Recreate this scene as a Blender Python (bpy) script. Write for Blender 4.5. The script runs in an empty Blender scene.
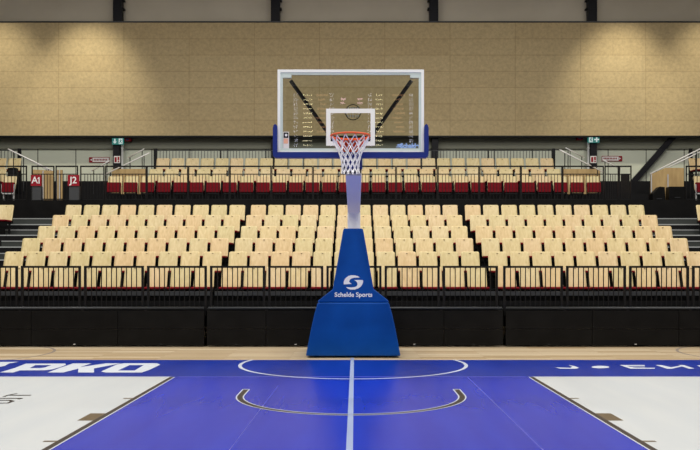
import bpy, bmesh, math, random
from mathutils import Vector, Matrix
random.seed(7)
scene = bpy.context.scene
C = scene.collection

# ------------------------------------------------------------------ camera
CAM_H, FPX, PX0, PY0 = 1.45, 800.0, 355.0, 272.0     # height, focal length in px, vanishing point in the 700x450 frame
cam_data = bpy.data.cameras.new('camera')
cam_data.sensor_width = 36.0
cam_data.lens = FPX / 700.0 * 36.0
cam_data.shift_x = -(PX0 - 350.0) / 700.0
cam_data.shift_y = (PY0 - 225.0) / 700.0
cam_data.clip_end = 200
cam = bpy.data.objects.new('camera', cam_data)
cam.location = (0, 0, CAM_H)
cam.rotation_euler = (math.pi / 2, 0, 0)
C.objects.link(cam)
scene.camera = cam

# ------------------------------------------------------------------ world, exposure
world = bpy.data.worlds.new('hall_air')
world.use_nodes = True
world.node_tree.nodes['Background'].inputs[0].default_value = (0.8, 0.85, 1.0, 1)
world.node_tree.nodes['Background'].inputs[1].default_value = 0.05
scene.world = world
vs = scene.view_settings
vs.view_transform = 'Standard'
vs.look = 'None'
vs.gamma = 1.0
vs.use_curve_mapping = False
vs.exposure = -0.77
scene.cycles.use_denoising = True
scene.cycles.max_bounces = 8
scene.cycles.diffuse_bounces = 4
scene.cycles.transparent_max_bounces = 12
scene.cycles.caustics_reflective = False
scene.cycles.caustics_refractive = False

# ------------------------------------------------------------------ hall lamps (hung under the ceiling) and one added fill row
def area_lamp(name, loc, sx, sy, power, col=(1.0, 0.96, 0.91), rot=(0, 0, 0)):
    l = bpy.data.lights.new(name, 'AREA')
    l.shape = 'RECTANGLE'; l.size = sx; l.size_y = sy
    l.energy = power; l.color = col
    o = bpy.data.objects.new(name, l)
    o.location = loc; o.rotation_euler = rot
    C.objects.link(o)
    return o
for yy, pw in ((-6.0, 520), (1.0, 520), (7.0, 600), (13.0, 760), (18.5, 620)):  # first row, behind the camera, is added fill to brighten the board frame
    for xx in (-11, -3.7, 3.7, 11):
        area_lamp('hall_and_fill_lamp', (xx, yy, 13.2), 2.4, 0.6, pw)
def spot_lamp(name, loc, target, power, angle, blend, col=(1.0, 0.92, 0.74)):
    l = bpy.data.lights.new(name, 'SPOT')
    l.energy = power; l.color = col; l.spot_size = math.radians(angle); l.spot_blend = blend
    l.shadow_soft_size = 0.25
    o = bpy.data.objects.new(name, l)
    o.location = loc
    o.rotation_euler = (Vector(target) - Vector(loc)).to_track_quat('-Z', 'Y').to_euler()
    C.objects.link(o)
for sx in (-1, 1):
    spot_lamp('wall_washer', (sx * 9.9, 26.6, 12.3), (sx * 9.9, 29.8, 7.9), 1800, 62, 1.0)
    spot_lamp('wall_washer', (sx * 13.2, 26.6, 12.5), (sx * 13.4, 29.8, 8.0), 1450, 62, 1.0)

# ------------------------------------------------------------------ helpers
def px_floor(px, py):
    """a point of the photograph that lies on the court floor"""
    d = FPX * CAM_H / (py - PY0)
    return ((px - PX0) / FPX * d, d)

class MB:
    """collects shapes for ONE mesh object"""
    def __init__(s): s.bm = bmesh.new(); s.mi = 0
    def _f(s, vs):
        try:
            f = s.bm.faces.new(vs); f.material_index = s.mi; return f
        except ValueError:
            return None
    def box(s, x0, x1, y0, y1, z0, z1, bev=0.0):
        n0 = len(s.bm.verts)
        v = [s.bm.verts.new(p) for p in ((x0,y0,z0),(x1,y0,z0),(x1,y1,z0),(x0,y1,z0),(x0,y0,z1),(x1,y0,z1),(x1,y1,z1),(x0,y1,z1))]
        fs = [s._f([v[i] for i in q]) for q in ((3,2,1,0),(4,5,6,7),(0,1,5,4),(1,2,6,5),(2,3,7,6),(3,0,4,7))]
        if bev:
            es = list({e for f in fs for e in f.edges})
            bmesh.ops.bevel(s.bm, geom=es, offset=bev, segments=2, affect='EDGES', profile=0.5)
        return s
    def prism(s, pts, axis, a, b, bev=0.0):
        """pts: 2D outline; axis 'y': pts are (x,z); axis 'x': (y,z); axis 'z': (x,y)"""
        def P(p, t):
            return {'y': (p[0], t, p[1]), 'x': (t, p[0], p[1]), 'z': (p[0], p[1], t)}[axis]
        A = [s.bm.verts.new(P(p, a)) for p in pts]
        B = [s.bm.verts.new(P(p, b)) for p in pts]
        fs = [s._f(A), s._f(B[::-1])]
        n = len(pts)
        for i in range(n):
            fs.append(s._f([A[i], B[i], B[(i+1) % n], A[(i+1) % n]]))
        fs = [f for f in fs if f]
        bmesh.ops.recalc_face_normals(s.bm, faces=fs)
        if bev:
            es = list({e for f in fs for e in f.edges})
            bmesh.ops.bevel(s.bm, geom=es, offset=bev, segments=2, affect='EDGES', profile=0.5)
        return s
    def bar(s, p, q, w, h=None, up=(0, 0, 1)):
        """square bar from p to q"""
        h = h or w
        p, q = Vector(p), Vector(q)
        d = (q - p).normalized(); u = Vector(up)
        if abs(d.dot(u)) > 0.98: u = Vector((0, 1, 0))
        sx = d.cross(u).normalized() * w / 2; sz = sx.cross(d).normalized() * h / 2
        A = [s.bm.verts.new(p + a * sx + b * sz) for a, b in ((-1,-1),(1,-1),(1,1),(-1,1))]
        B = [s.bm.verts.new(q + a * sx + b * sz) for a, b in ((-1,-1),(1,-1),(1,1),(-1,1))]
        fs = [s._f(A), s._f(B[::-1])] + [s._f([A[i], B[i], B[(i+1)%4], A[(i+1)%4]]) for i in range(4)]
        bmesh.ops.recalc_face_normals(s.bm, faces=[f for f in fs if f])
        return s
    def tube(s, pts, r, n=8, closed=False):
        pts = [Vector(p) for p in pts]; rings = []
        m = len(pts); ref = Vector((0, 0, 1))
        for i, p in enumerate(pts):
            a = pts[(i-1) % m] if (closed or i > 0) else p
            b = pts[(i+1) % m] if (closed or i < m-1) else p
            d = (b - a).normalized()
            u = ref if abs(d.dot(ref)) < 0.95 else Vector((0, 1, 0))
            x = d.cross(u).normalized(); z = x.cross(d).normalized()
            rings.append([s.bm.verts.new(p + r * (math.cos(k*2*math.pi/n) * x + math.sin(k*2*math.pi/n) * z)) for k in range(n)])
        fs = []
        for i in range(m if closed else m-1):
            A, B = rings[i], rings[(i+1) % m]
            for k in range(n):
                f = s._f([A[k], B[k], B[(k+1)%n], A[(k+1)%n]])
                if f: f.smooth = True; fs.append(f)
        if not closed:
            s._f(rings[0][::-1]); s._f(rings[-1])
        return s
    def poly(s, pts, z, hole=None):
        """flat polygon on the floor (with an optional hole)"""
        es = []
        for loop in ([pts] + ([hole] if hole else [])):
            v = [s.bm.verts.new((p[0], p[1], z)) for p in loop]
            es += [s.bm.edges.new((v[i], v[(i+1) % len(v)])) for i in range(len(v))]
        r = bmesh.ops.triangle_fill(s.bm, edges=es, use_beauty=True, use_dissolve=False)
        for g in r['geom']:
            if isinstance(g, bmesh.types.BMFace):
                g.material_index = s.mi
                if g.normal.z < 0: g.normal_flip()
        return s
    def ribbon(s, pts, w, z):
        """flat painted stroke along a floor polyline"""
        P = [Vector((p[0], p[1])) for p in pts]; L = []; R = []
        for i, p in enumerate(P):
            d = (P[min(i+1, len(P)-1)] - P[max(i-1, 0)]).normalized()
            nrm = Vector((-d.y, d.x)) * w / 2
            L.append(s.bm.verts.new((p.x + nrm.x, p.y + nrm.y, z))); R.append(s.bm.verts.new((p.x - nrm.x, p.y - nrm.y, z)))
        for i in range(len(P) - 1):
            f = s._f([L[i], R[i], R[i+1], L[i+1]])
            if f: 
                f.normal_update()
                if f.normal.z < 0: f.normal_flip()
        return s
    def mesh(s, name, mat):
        me = bpy.data.meshes.new(name)
        s.bm.normal_update()
        s.bm.to_mesh(me); s.bm.free()
        for m in (mat if isinstance(mat, (list, tuple)) else [mat]): me.materials.append(m)
        return me
    def build(s, name, mat, parent=None):
        return put(name, s.mesh(name, mat), parent)

def put(name, me, parent=None, loc=None):
    o = bpy.data.objects.new(name, me)
    C.objects.link(o)
    if parent: o.parent = parent
    if loc: o.location = loc
    return o
def tag(o, label=None, cat=None, group=None, kind=None):
    if label: o['label'] = label
    if cat: o['category'] = cat
    if group: o['group'] = group
    if kind: o['kind'] = kind
    return o
def thing(name, label, cat, loc=(0, 0, 0), rz=0.0, group=None):
    o = bpy.data.objects.new(name, None)
    o.empty_display_size = 0.1
    C.objects.link(o)
    o.location = loc; o.rotation_euler = (0, 0, rz)
    return tag(o, label, cat, group)
def copy_tree(o, parent=None):
    c = o.copy(); C.objects.link(c)
    if parent: c.parent = parent
    for ch in list(o.children): copy_tree(ch, c)
    return c
def struct(name, mb, mat, parent=None):
    o = mb.build(name, mat, parent)
    if not parent: o['kind'] = 'structure'
    return o
def flat_text(body, size, xs=1.0, bold=0.0):
    """lettering as a mesh in the XY plane, centred"""
    cu = bpy.data.curves.new('lettering', 'FONT')
    cu.body = body; cu.size = size; cu.align_x = 'CENTER'; cu.align_y = 'CENTER'; cu.offset = bold; cu.resolution_u = 3
    cu.extrude = 0.001
    tmp = bpy.data.objects.new('lettering', cu); C.objects.link(tmp)
    dg = bpy.context.evaluated_depsgraph_get(); dg.update()
    me = bpy.data.meshes.new_from_object(tmp.evaluated_get(dg))
    bpy.data.objects.remove(tmp); bpy.data.curves.remove(cu)
    me.transform(Matrix.Diagonal((xs, 1, 1, 1)))
    return me
def front_text(body, size, mat, parent, x, y, z, xs=1.0, bold=0.0, name='lettering', tilt=0.0):
    me = flat_text(body, size, xs, bold)
    me.transform(Matrix.Rotation(math.pi / 2 + tilt, 4, 'X'))
    me.materials.clear(); me.materials.append(mat)
    return put(name, me, parent, (x, y, z))

# ------------------------------------------------------------------ materials
def srgb(r, g, b):
    f = lambda c: c / 12.92 if c <= 0.04045 else ((c + 0.055) / 1.055) ** 2.4
    return (f(r / 255), f(g / 255), f(b / 255), 1)
def mat(name, col, rough=0.5, metal=0.0, spec=0.5, coat=0.0):
    m = bpy.data.materials.new(name); m.use_nodes = True
    b = m.node_tree.nodes['Principled BSDF']
    b.inputs['Base Color'].default_value = col
    b.inputs['Roughness'].default_value = rough
    b.inputs['Metallic'].default_value = metal
    b.inputs['Specular IOR Level'].default_value = spec
    b.inputs['Coat Weight'].default_value = coat
    return m
def nodes(m): return m.node_tree.nodes, m.node_tree.links, m.node_tree.nodes['Principled BSDF']
def noise_col(m, c1, c2, scale=(1, 1, 1), ns=5.0, detail=4, lo=0.35, hi=0.65, bump=0.0, rand=None):
    """base colour from object-space noise, optionally shifted a little per object"""
    N, L, b = nodes(m)
    tc = N.new('ShaderNodeTexCoord'); mp = N.new('ShaderNodeMapping'); mp.inputs['Scale'].default_value = scale
    nz = N.new('ShaderNodeTexNoise'); nz.inputs['Scale'].default_value = ns; nz.inputs['Detail'].default_value = detail
    rp = N.new('ShaderNodeValToRGB')
    rp.color_ramp.elements[0].position = lo; rp.color_ramp.elements[0].color = c1
    rp.color_ramp.elements[1].position = hi; rp.color_ramp.elements[1].color = c2
    L.new(tc.outputs['Object'], mp.inputs['Vector'])
    out = rp.outputs['Color']
    if rand:
        oi = N.new('ShaderNodeObjectInfo')
        nz.noise_dimensions = '4D'
        mu = N.new('ShaderNodeMath'); mu.operation = 'MULTIPLY'; mu.inputs[1].default_value = 40
        L.new(oi.outputs['Random'], mu.inputs[0]); L.new(mu.outputs[0], nz.inputs['W'])
        r2 = N.new('ShaderNodeValToRGB')
        while len(r2.color_ramp.elements) < len(rand): r2.color_ramp.elements.new(0.5)
        for i, (p, c) in enumerate(rand):
            r2.color_ramp.elements[i].position = p; r2.color_ramp.elements[i].color = c
        L.new(oi.outputs['Random'], r2.inputs['Fac'])
        mx = N.new('ShaderNodeMix'); mx.data_type = 'RGBA'; mx.blend_type = 'MULTIPLY'; mx.inputs[0].default_value = 1
        L.new(rp.outputs['Color'], mx.inputs[6]); L.new(r2.outputs['Color'], mx.inputs[7]); out = mx.outputs[2]
    L.new(mp.outputs['Vector'], nz.inputs['Vector']); L.new(nz.outputs['Fac'], rp.inputs['Fac'])
    L.new(out, b.inputs['Base Color'])
    if bump:
        bp = N.new('ShaderNodeBump'); bp.inputs['Strength'].default_value = bump; bp.inputs['Distance'].default_value = 0.01
        L.new(nz.outputs['Fac'], bp.inputs['Height']); L.new(bp.outputs['Normal'], b.inputs['Normal'])
    return m
def emit(name, col, strength):
    m = bpy.data.materials.new(name); m.use_nodes = True
    b = m.node_tree.nodes['Principled BSDF']
    b.inputs['Base Color'].default_value = (0.02, 0.02, 0.02, 1)
    b.inputs['Emission Color'].default_value = col
    b.inputs['Emission Strength'].default_value = strength
    return m

M = {}
M['birch'] = noise_col(mat('birch', srgb(212, 194, 150), 0.45, spec=0.35), srgb(204, 184, 136), srgb(221, 204, 160), (6, 6, 0.9), 4.0, 5, 0.3, 0.7,
                       rand=[(0.0, (1, 1, 1, 1)), (0.3, (0.92, 0.95, 0.86, 1)), (0.55, (1.0, 0.99, 0.92, 1)), (0.8, (0.99, 0.90, 0.84, 1)), (1.0, (1, 0.96, 0.97, 1))])
M['plate'] = mat('number_plate', srgb(110, 88, 58), 0.5)
M['red'] = mat('red_upholstery', srgb(112, 8, 22), 0.85, spec=0.2)
M['black'] = mat('black_steel', (0.006, 0.006, 0.0065, 1), 0.5, spec=0.2)
M['rail'] = mat('black_rail_paint', (0.0055, 0.0055, 0.006, 1), 0.45, spec=0.2)
M['dark'] = noise_col(mat('black_board', (0.005, 0.005, 0.005, 1), 0.45, spec=0.12), (0.0035, 0.0035, 0.0035, 1), (0.006, 0.006, 0.006, 1), (1, 1, 1), 3)
M['deck'] = mat('charcoal_deck', (0.007, 0.007, 0.0075, 1), 0.6, spec=0.15)
M['step'] = mat('grey_green_riser', (0.05, 0.056, 0.052, 1), 0.6, spec=0.2)
M['nosing'] = mat('aluminium_nosing', (0.36, 0.38, 0.38, 1), 0.45)
M['dkgrey'] = mat('dark_grey_panel', (0.05, 0.053, 0.056, 1), 0.5, spec=0.3)
M['plinth'] = mat('plinth_grey', (0.13, 0.135, 0.13, 1), 0.6)
M['greyrail'] = mat('grey_tube', (0.03, 0.033, 0.036, 1), 0.4, spec=0.3)
M['silver'] = mat('brushed_steel', (0.85, 0.84, 0.80, 1), 0.4, 0.15)
M['lightgrey'] = mat('light_grey_plastic', (0.5, 0.5, 0.5, 1), 0.5)
M['pole'] = mat('column_paint', (0.007, 0.007, 0.01, 1), 0.5, spec=0.2)
M['white'] = mat('white_paint', (0.86, 0.88, 0.86, 1), 0.35)
M['frame'] = mat('white_board_frame', (0.92, 0.95, 0.92, 1), 0.35)
M['frame_in'] = mat('pale_board_edge', (0.62, 0.72, 0.68, 1), 0.35)
M['armgrey'] = mat('pale_grey_arm', (0.82, 0.82, 0.80, 1), 0.4)
M['armwhite'] = mat('white_sleeve', (0.85, 0.86, 0.82, 1), 0.4)
M['pad_navy'] = mat('navy_pad', srgb(22, 44, 122), 0.5, spec=0.3)
M['pad_blue'] = noise_col(mat('blue_vinyl', srgb(2, 72, 152), 0.45, spec=0.2), srgb(0, 69, 147), srgb(3, 76, 160), (1, 1, 1), 2.6)
M['seam'] = mat('blue_seam', srgb(8, 44, 110), 0.5)
M['orange'] = mat('orange_rim', srgb(238, 92, 36), 0.4)
M['cord'] = mat('net_cord', (0.95, 0.95, 0.95, 1), 0.7)
M['strut'] = mat('strut_black', (0.007, 0.006, 0.008, 1), 0.5, spec=0.2)
M['woodpanel'] = noise_col(mat('partition_wood', srgb(176, 150, 100), 0.6), srgb(166, 138, 90), srgb(186, 158, 106), (3, 3, 0.6), 3.0)
M['sign_red'] = mat('sign_red', srgb(142, 10, 32), 0.55, spec=0.3)
M['sign_white'] = mat('sign_white', (0.8, 0.78, 0.76, 1), 0.5)
M['exit'] = emit('exit_green', srgb(24, 150, 140), 0.75)
M['exit_white'] = emit('exit_white', (0.85, 1, 0.97, 1), 1.0)
M['pale_blue'] = mat('pale_blue_print', srgb(150, 185, 235), 0.5)
M['sticker_orange'] = mat('sticker_orange', srgb(240, 180, 150), 0.5)
M['plaster'] = noise_col(mat('plaster', (0.3, 0.3, 0.29, 1), 0.8), (0.28, 0.28, 0.27, 1), (0.32, 0.32, 0.31, 1), (1, 1, 1), 0.6)
M['ceiling'] = mat('ceiling_paint', (0.25, 0.25, 0.25, 1), 0.9)
M['upper_wall'] = noise_col(mat('upper_wall', srgb(203, 195, 176), 0.8), srgb(197, 189, 170), srgb(209, 201, 182), (1, 1, 1), 0.5)
M['wall_band'] = mat('band_grey', srgb(118, 120, 106), 0.7)

# grey wall panels with dark vertical joints
def joint_wall(name, c, joint, pitch, x_off):
    m = mat(name, c, 0.7); N, L, b = nodes(m)
    tc = N.new('ShaderNodeTexCoord'); sp = N.new('ShaderNodeSeparateXYZ'); L.new(tc.outputs['Object'], sp.inputs[0])
    a = N.new('ShaderNodeMath'); a.operation = 'ADD'; a.inputs[1].default_value = 100 * pitch - x_off
    w = N.new('ShaderNodeMath'); w.operation = 'MODULO'; w.inputs[1].default_value = pitch
    lt = N.new('ShaderNodeMath'); lt.operation = 'LESS_THAN'; lt.inputs[1].default_value = 0.035
    L.new(sp.outputs['X'], a.inputs[0]); L.new(a.outputs[0], w.inputs[0]); L.new(w.outputs[0], lt.inputs[0])
    nz = N.new('ShaderNodeTexNoise'); nz.inputs['Scale'].default_value = 0.8; L.new(tc.outputs['Object'], nz.inputs['Vector'])
    mr = N.new('ShaderNodeMapRange'); mr.inputs[3].default_value = 0.92; mr.inputs[4].default_value = 1.06; L.new(nz.outputs['Fac'], mr.inputs[0])
    mul = N.new('ShaderNodeMix'); mul.data_type = 'RGBA'; mul.blend_type = 'MULTIPLY'; mul.inputs[0].default_value = 1; mul.inputs[6].default_value = c
    L.new(mr.outputs[0], mul.inputs[7])
    mx = N.new('ShaderNodeMix'); mx.data_type = 'RGBA'; mx.inputs[7].default_value = joint
    L.new(lt.outputs[0], mx.inputs[0]); L.new(mul.outputs[2], mx.inputs[6]); L.new(mx.outputs[2], b.inputs['Base Color'])
    return m
M['grey_wall'] = joint_wall('grey_wall', srgb(206, 211, 193), srgb(90, 92, 82), 1.44, -12.03)

# wood-wool cladding boards: rows 0.61 m high, 2.4 m long
def cladding():
    m = mat('wood_wool', srgb(170, 145, 100), 0.85); N, L, b = nodes(m)
    tc = N.new('ShaderNodeTexCoord'); sp = N.new('ShaderNodeSeparateXYZ'); L.new(tc.outputs['Object'], sp.inputs[0])
    cb = N.new('ShaderNodeCombineXYZ'); L.new(sp.outputs['X'], cb.inputs[0]); L.new(sp.outputs['Z'], cb.inputs[1])
    br = N.new('ShaderNodeTexBrick'); br.offset = 0.0; br.squash = 1.0
    br.inputs['Scale'].default_value = 1.0; br.inputs['Brick Width'].default_value = 2.43; br.inputs['Row Height'].default_value = 0.606
    br.inputs['Mortar Size'].default_value = 0.012; br.inputs['Mortar Smooth'].default_value = 0.3; br.inputs['Bias'].default_value = 0.0
    br.inputs['Color1'].default_value = srgb(190, 171, 130); br.inputs['Color2'].default_value = srgb(184, 164, 123); br.inputs['Mortar'].default_value = srgb(166, 146, 106)
    of = N.new('ShaderNodeVectorMath'); of.operation = 'ADD'; of.inputs[1].default_value = (-1.11 + 24.3, -0.44, 0)
    L.new(cb.outputs[0], of.inputs[0]); L.new(of.outputs[0], br.inputs['Vector'])
    nz = N.new('ShaderNodeTexNoise'); nz.inputs['Scale'].default_value = 9; nz.inputs['Detail'].default_value = 6; nz.inputs['Roughness'].default_value = 0.75
    L.new(tc.outputs['Object'], nz.inputs['Vector'])
    mr = N.new('ShaderNodeMapRange'); mr.inputs[1].default_value = 0.3; mr.inputs[2].default_value = 0.7; mr.inputs[3].default_value = 0.80; mr.inputs[4].default_value = 1.16
    L.new(nz.outputs['Fac'], mr.inputs[0])
    mx = N.new('ShaderNodeMix'); mx.data_type = 'RGBA'; mx.blend_type = 'MULTIPLY'; mx.inputs[0].default_value = 1
    L.new(br.outputs['Color'], mx.inputs[6]); L.new(mr.outputs[0], mx.inputs[7]); L.new(mx.outputs[2], b.inputs['Base Color'])
    return m
M['cladding'] = cladding()

# maple sports floor
def maple():
    m = mat('maple_floor', srgb(214, 188, 145), 0.3); N, L, b = nodes(m)
    tc = N.new('ShaderNodeTexCoord')
    br = N.new('ShaderNodeTexBrick'); br.offset = 0.5
    br.inputs['Scale'].default_value = 1.0; br.inputs['Brick Width'].default_value = 2.2; br.inputs['Row Height'].default_value = 0.13
    br.inputs['Mortar Size'].default_value = 0.003; br.inputs['Bias'].default_value = 0.0
    br.inputs['Color1'].default_value = srgb(214, 197, 166); br.inputs['Color2'].default_value = srgb(176, 152, 116); br.inputs['Mortar'].default_value = srgb(150, 122, 84)
    L.new(tc.outputs['Object'], br.inputs['Vector'])
    mp = N.new('ShaderNodeMapping'); mp.inputs['Scale'].default_value = (0.9, 7, 1); L.new(tc.outputs['Object'], mp.inputs['Vector'])
    nz = N.new('ShaderNodeTexNoise'); nz.inputs['Scale'].default_value = 2; nz.inputs['Detail'].default_value = 5; L.new(mp.outputs[0], nz.inputs['Vector'])
    mr = N.new('ShaderNodeMapRange'); mr.inputs[3].default_value = 0.82; mr.inputs[4].default_value = 1.12; L.new(nz.outputs['Fac'], mr.inputs[0])
    mx = N.new('ShaderNodeMix'); mx.data_type = 'RGBA'; mx.blend_type = 'MULTIPLY'; mx.inputs[0].default_value = 1
    L.new(br.outputs['Color'], mx.inputs[6]); L.new(mr.outputs[0], mx.inputs[7]); L.new(mx.outputs[2], b.inputs['Base Color'])
    return m
M['maple'] = maple()
def court_paint(name, c1, c2, rough, spec=0.45):
    m = noise_col(mat(name, c1, rough), c1, c2, (2.5, 0.35, 1), 1.5, 2, 0.3, 0.7)
    N, L, b = nodes(m)
    tc = N.new('ShaderNodeTexCoord')
    nz = N.new('ShaderNodeTexNoise'); nz.inputs['Scale'].default_value = 1.3; nz.inputs['Detail'].default_value = 3
    mr = N.new('ShaderNodeMapRange'); mr.inputs[3].default_value = rough; mr.inputs[4].default_value = rough
    L.new(tc.outputs['Object'], nz.inputs['Vector']); L.new(nz.outputs['Fac'], mr.inputs[0]); L.new(mr.outputs[0], b.inputs['Roughness'])
    b.inputs['Specular IOR Level'].default_value = spec
    return m
M['key_blue'] = court_paint('key_blue', srgb(4, 38, 166), srgb(10, 46, 178), 0.27)
M['apron_blue'] = court_paint('apron_blue', srgb(4, 40, 138), srgb(9, 46, 148), 0.3, 0.22)
M['court_white'] = court_paint('court_white', srgb(186, 192, 196), srgb(192, 197, 199), 0.36)
M['line_white'] = mat('line_white', srgb(190, 198, 212), 0.35)
M['line_blue'] = mat('line_blue_white', srgb(150, 165, 196), 0.35)
M['line_faint'] = mat('line_faint', srgb(74, 82, 180), 0.35)
M['line_dark'] = mat('line_dark', srgb(46, 40, 40), 0.4)
M['mark_brown'] = mat('mark_brown', srgb(92, 78, 58), 0.4)
M['line_grey'] = mat('line_grey', srgb(140, 128, 118), 0.4)
M['letter_white'] = mat('letter_white', srgb(204, 212, 222), 0.35)

def glass():
    m = bpy.data.materials.new('board_glass'); m.use_nodes = True
    N, L = m.node_tree.nodes, m.node_tree.links
    N.clear()
    out = N.new('ShaderNodeOutputMaterial'); mix = N.new('ShaderNodeMixShader'); tr = N.new('ShaderNodeBsdfTransparent'); gl = N.new('ShaderNodeBsdfGlossy')
    fr = N.new('ShaderNodeFresnel'); fr.inputs['IOR'].default_value = 1.5
    tr.inputs['Color'].default_value = (0.93, 0.95, 0.93, 1); gl.inputs['Roughness'].default_value = 0.0
    L.new(fr.outputs[0], mix.inputs[0]); L.new(tr.outputs[0], mix.inputs[1]); L.new(gl.outputs[0], mix.inputs[2]); L.new(mix.outputs[0], out.inputs['Surface'])
    return m
M['glass'] = glass()
M['led_white'] = emit('led_white', (0.8, 0.8, 1.0, 1), 10)
M['led_yellow'] = emit('led_yellow', (1.0, 0.9, 0.55, 1), 13)
M['led_orange'] = emit('led_orange', (1.0, 0.5, 0.25, 1), 2.6)
M['led_pink'] = emit('led_pink', (1.0, 0.6, 0.75, 1), 9)

# ------------------------------------------------------------------ the hall
HX = 17.0                      # half width of the hall
Y_CLAD, Y_WALL, Y_FRONT, Z_CEIL = 29.8, 30.3, -12.0, 14.0
floor = struct('floor', MB().box(-HX, HX, Y_FRONT, Y_WALL, -0.2, 0.0), M['maple'])
struct('ceiling', MB().box(-HX, HX, Y_FRONT, Y_WALL, Z_CEIL, Z_CEIL + 0.2), M['ceiling'])
struct('wall_left', MB().box(-HX - 0.2, -HX, Y_FRONT, Y_WALL, 0, Z_CEIL), M['plaster'])
struct('wall_right', MB().box(HX, HX + 0.2, Y_FRONT, Y_WALL, 0, Z_CEIL), M['plaster'])
struct('wall_front', MB().box(-HX, HX, Y_FRONT - 0.2, Y_FRONT, 0, Z_CEIL), M['plaster'])
Z_CB, Z_CT = 6.53, 10.74
struct('wall_back', MB().box(-HX, HX, Y_WALL, Y_WALL + 0.2, 0, Z_CB + 0.5), M['grey_wall'])
struct('wall_back_upper', MB().box(-HX, HX, Y_WALL, Y_WALL + 0.2, Z_CB + 0.5, Z_CEIL), M['upper_wall'])
struct('wall_back_cladding', MB().box(-HX, HX, Y_CLAD, Y_CLAD + 0.12, Z_CB, Z_CT), M['cladding'])
struct('trim_1', MB().box(-HX, HX, Y_CLAD - 0.02, Y_CLAD + 0.14, Z_CT, Z_CT + 0.05), M['greyrail'])
struct('trim_2', MB().box(-HX, HX, Y_CLAD - 0.01, Y_CLAD + 0.14, Z_CB - 0.06, Z_CB), M['black'])
struct('wall_band', MB().box(-HX, HX, Y_WALL - 0.10, Y_WALL, 6.10, Z_CB + 0.5), M['wall_band'])  # plain darker grey band along the rear wall, at the cladding's lower edge
struct('baseboard_back', MB().box(-HX, HX, Y_WALL - 0.06, Y_WALL, 3.5, 4.66), M['plinth'])
for i, cx in enumerate((-8.94, -3.03, 3.0, 8.94)):
    mb = MB()
    mb.box(cx - 0.12, cx + 0.12, Y_WALL - 0.36, Y_WALL - 0.11, 4.07, Z_CEIL)
    hx = cx - 0.08 * (1 if cx > 0 else -1)
    mb.box(hx - 0.13, hx + 0.13, Y_WALL - 0.365, Y_WALL - 0.11, Z_CT - 0.4, Z_CEIL)
    for zz in (11.30, 11.62):
        mb.box(hx - 0.20, hx + 0.20, Y_WALL - 0.37, Y_WALL - 0.11, zz, zz + 0.05)
    struct('column', mb, M['pole'])
mb = MB(); mb.bar((12.47, 30.1, 7.1), (9.9, 30.1, 4.2), 0.20, 0.14, up=(0, 1, 0))
struct('beam_brace', mb, M['pole'])

# --- court paint (all painted on the floor)
CX = -0.045
E_Y, B_Y = 11.05, 13.18
def rect(mb, x0, x1, y0, y1, z): return mb.poly([(x0, y0), (x1, y0), (x1, y1), (x0, y1)], z)
rect(MB(), -15, 15, E_Y, B_Y, 0.001).build('apron_paint', M['apron_blue'], floor)
rect(MB(), CX - 2.45, CX + 2.45, -2.0, E_Y, 0.001).build('key_paint', M['key_blue'], floor)
mb = MB(); rect(mb, -9, CX - 2.45, -6, E_Y, 0.001); rect(mb, CX + 2.45, 9, -6, E_Y, 0.001)
mb.build('court_paint', M['court_white'], floor)
mb = MB()
for s in (-1, 1):
    a, b = sorted((CX + s * 2.45, CX + s * 2.51)); rect(mb, a, b, -6, E_Y - 0.02, 0.002)
mb.build('lane_line', M['line_dark'], floor)
mb = MB()
for s in (-1, 1):
    a, b = sorted((CX + s * 2.434, CX + s * 2.45)); rect(mb, a, b, -6, E_Y - 0.02, 0.002)
mb.build('lane_edge', M['line_white'], floor)
mb = MB()
for s in (-1, 1):
    for y0, y1, w in ((9.14, 9.20, 0.10), (7.80, 8.20, 0.155), (6.82, 6.87, 0.11)):
        a, b = sorted((CX + s * 2.51, CX + s * (2.51 + w))); rect(mb, a, b, y0, y1, 0.002)
mb.build('lane_mark', M['mark_brown'], floor)
mb = MB(); rect(mb, CX - 2.4, CX + 2.4, E_Y - 0.01, E_Y + 0.05, 0.002); mb.build('end_line', M['line_faint'], floor)
mb = MB(); rect(mb, -9, CX - 2.5, E_Y - 0.03, E_Y + 0.03, 0.002); rect(mb, CX + 2.5, 9, E_Y - 0.03, E_Y + 0.03, 0.002); mb.build('end_line', M['line_white'], floor)
mb = MB(); rect(mb, CX - 0.028, CX + 0.028, -6, 13.5, 0.003); mb.build('centre_line', M['line_blue'], floor)
def arc(cx, cy, r, a0, a1, n=64): return [(cx + r * math.cos(math.radians(a0 + (a1 - a0) * i / n)), cy + r * math.sin(math.radians(a0 + (a1 - a0) * i / n))) for i in range(n + 1)]
MB().ribbon(arc(-0.03, 12.6, 1.765, 160, 380), 0.055, 0.0025).build('circle_line', M['line_white'], floor)
def hook(r): return [(CX - r, 9.87)] + arc(CX, 9.42, r, 180, 360) + [(CX + r, 9.87)]
MB().ribbon(hook(1.297), 0.065, 0.0025).build('no_charge_line', M['line_dark'], floor)
mb = MB(); mb.ribbon(hook(1.337), 0.016, 0.003); mb.ribbon(hook(1.257), 0.016, 0.003)
for s in (-1, 1): mb.ribbon([(CX + s * 1.25, 9.872), (CX + s * 1.345, 9.872)], 0.03, 0.003)
mb.build('no_charge_edge', M['line_white'], floor)
mb = MB(); mb.ribbon([(1.51, 2), (1.55, 11.0)], 0.014, 0.002); mb.ribbon([(-1.05, 4), (-0.98, 10.2)], 0.008, 0.002); mb.build('faint_line', M['line_faint'], floor)
mb = MB()
mb.ribbon(arc(-7.2, 14.2, 1.75, -40, 75), 0.05, 0.0008); mb.ribbon(arc(7.6, 14.2, 1.75, 105, 220), 0.05, 0.0008)
mb.build('side_line', M['line_grey'], floor)
def Q(pts): return [px_floor(*p) for p in pts]
mb = MB()
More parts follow.
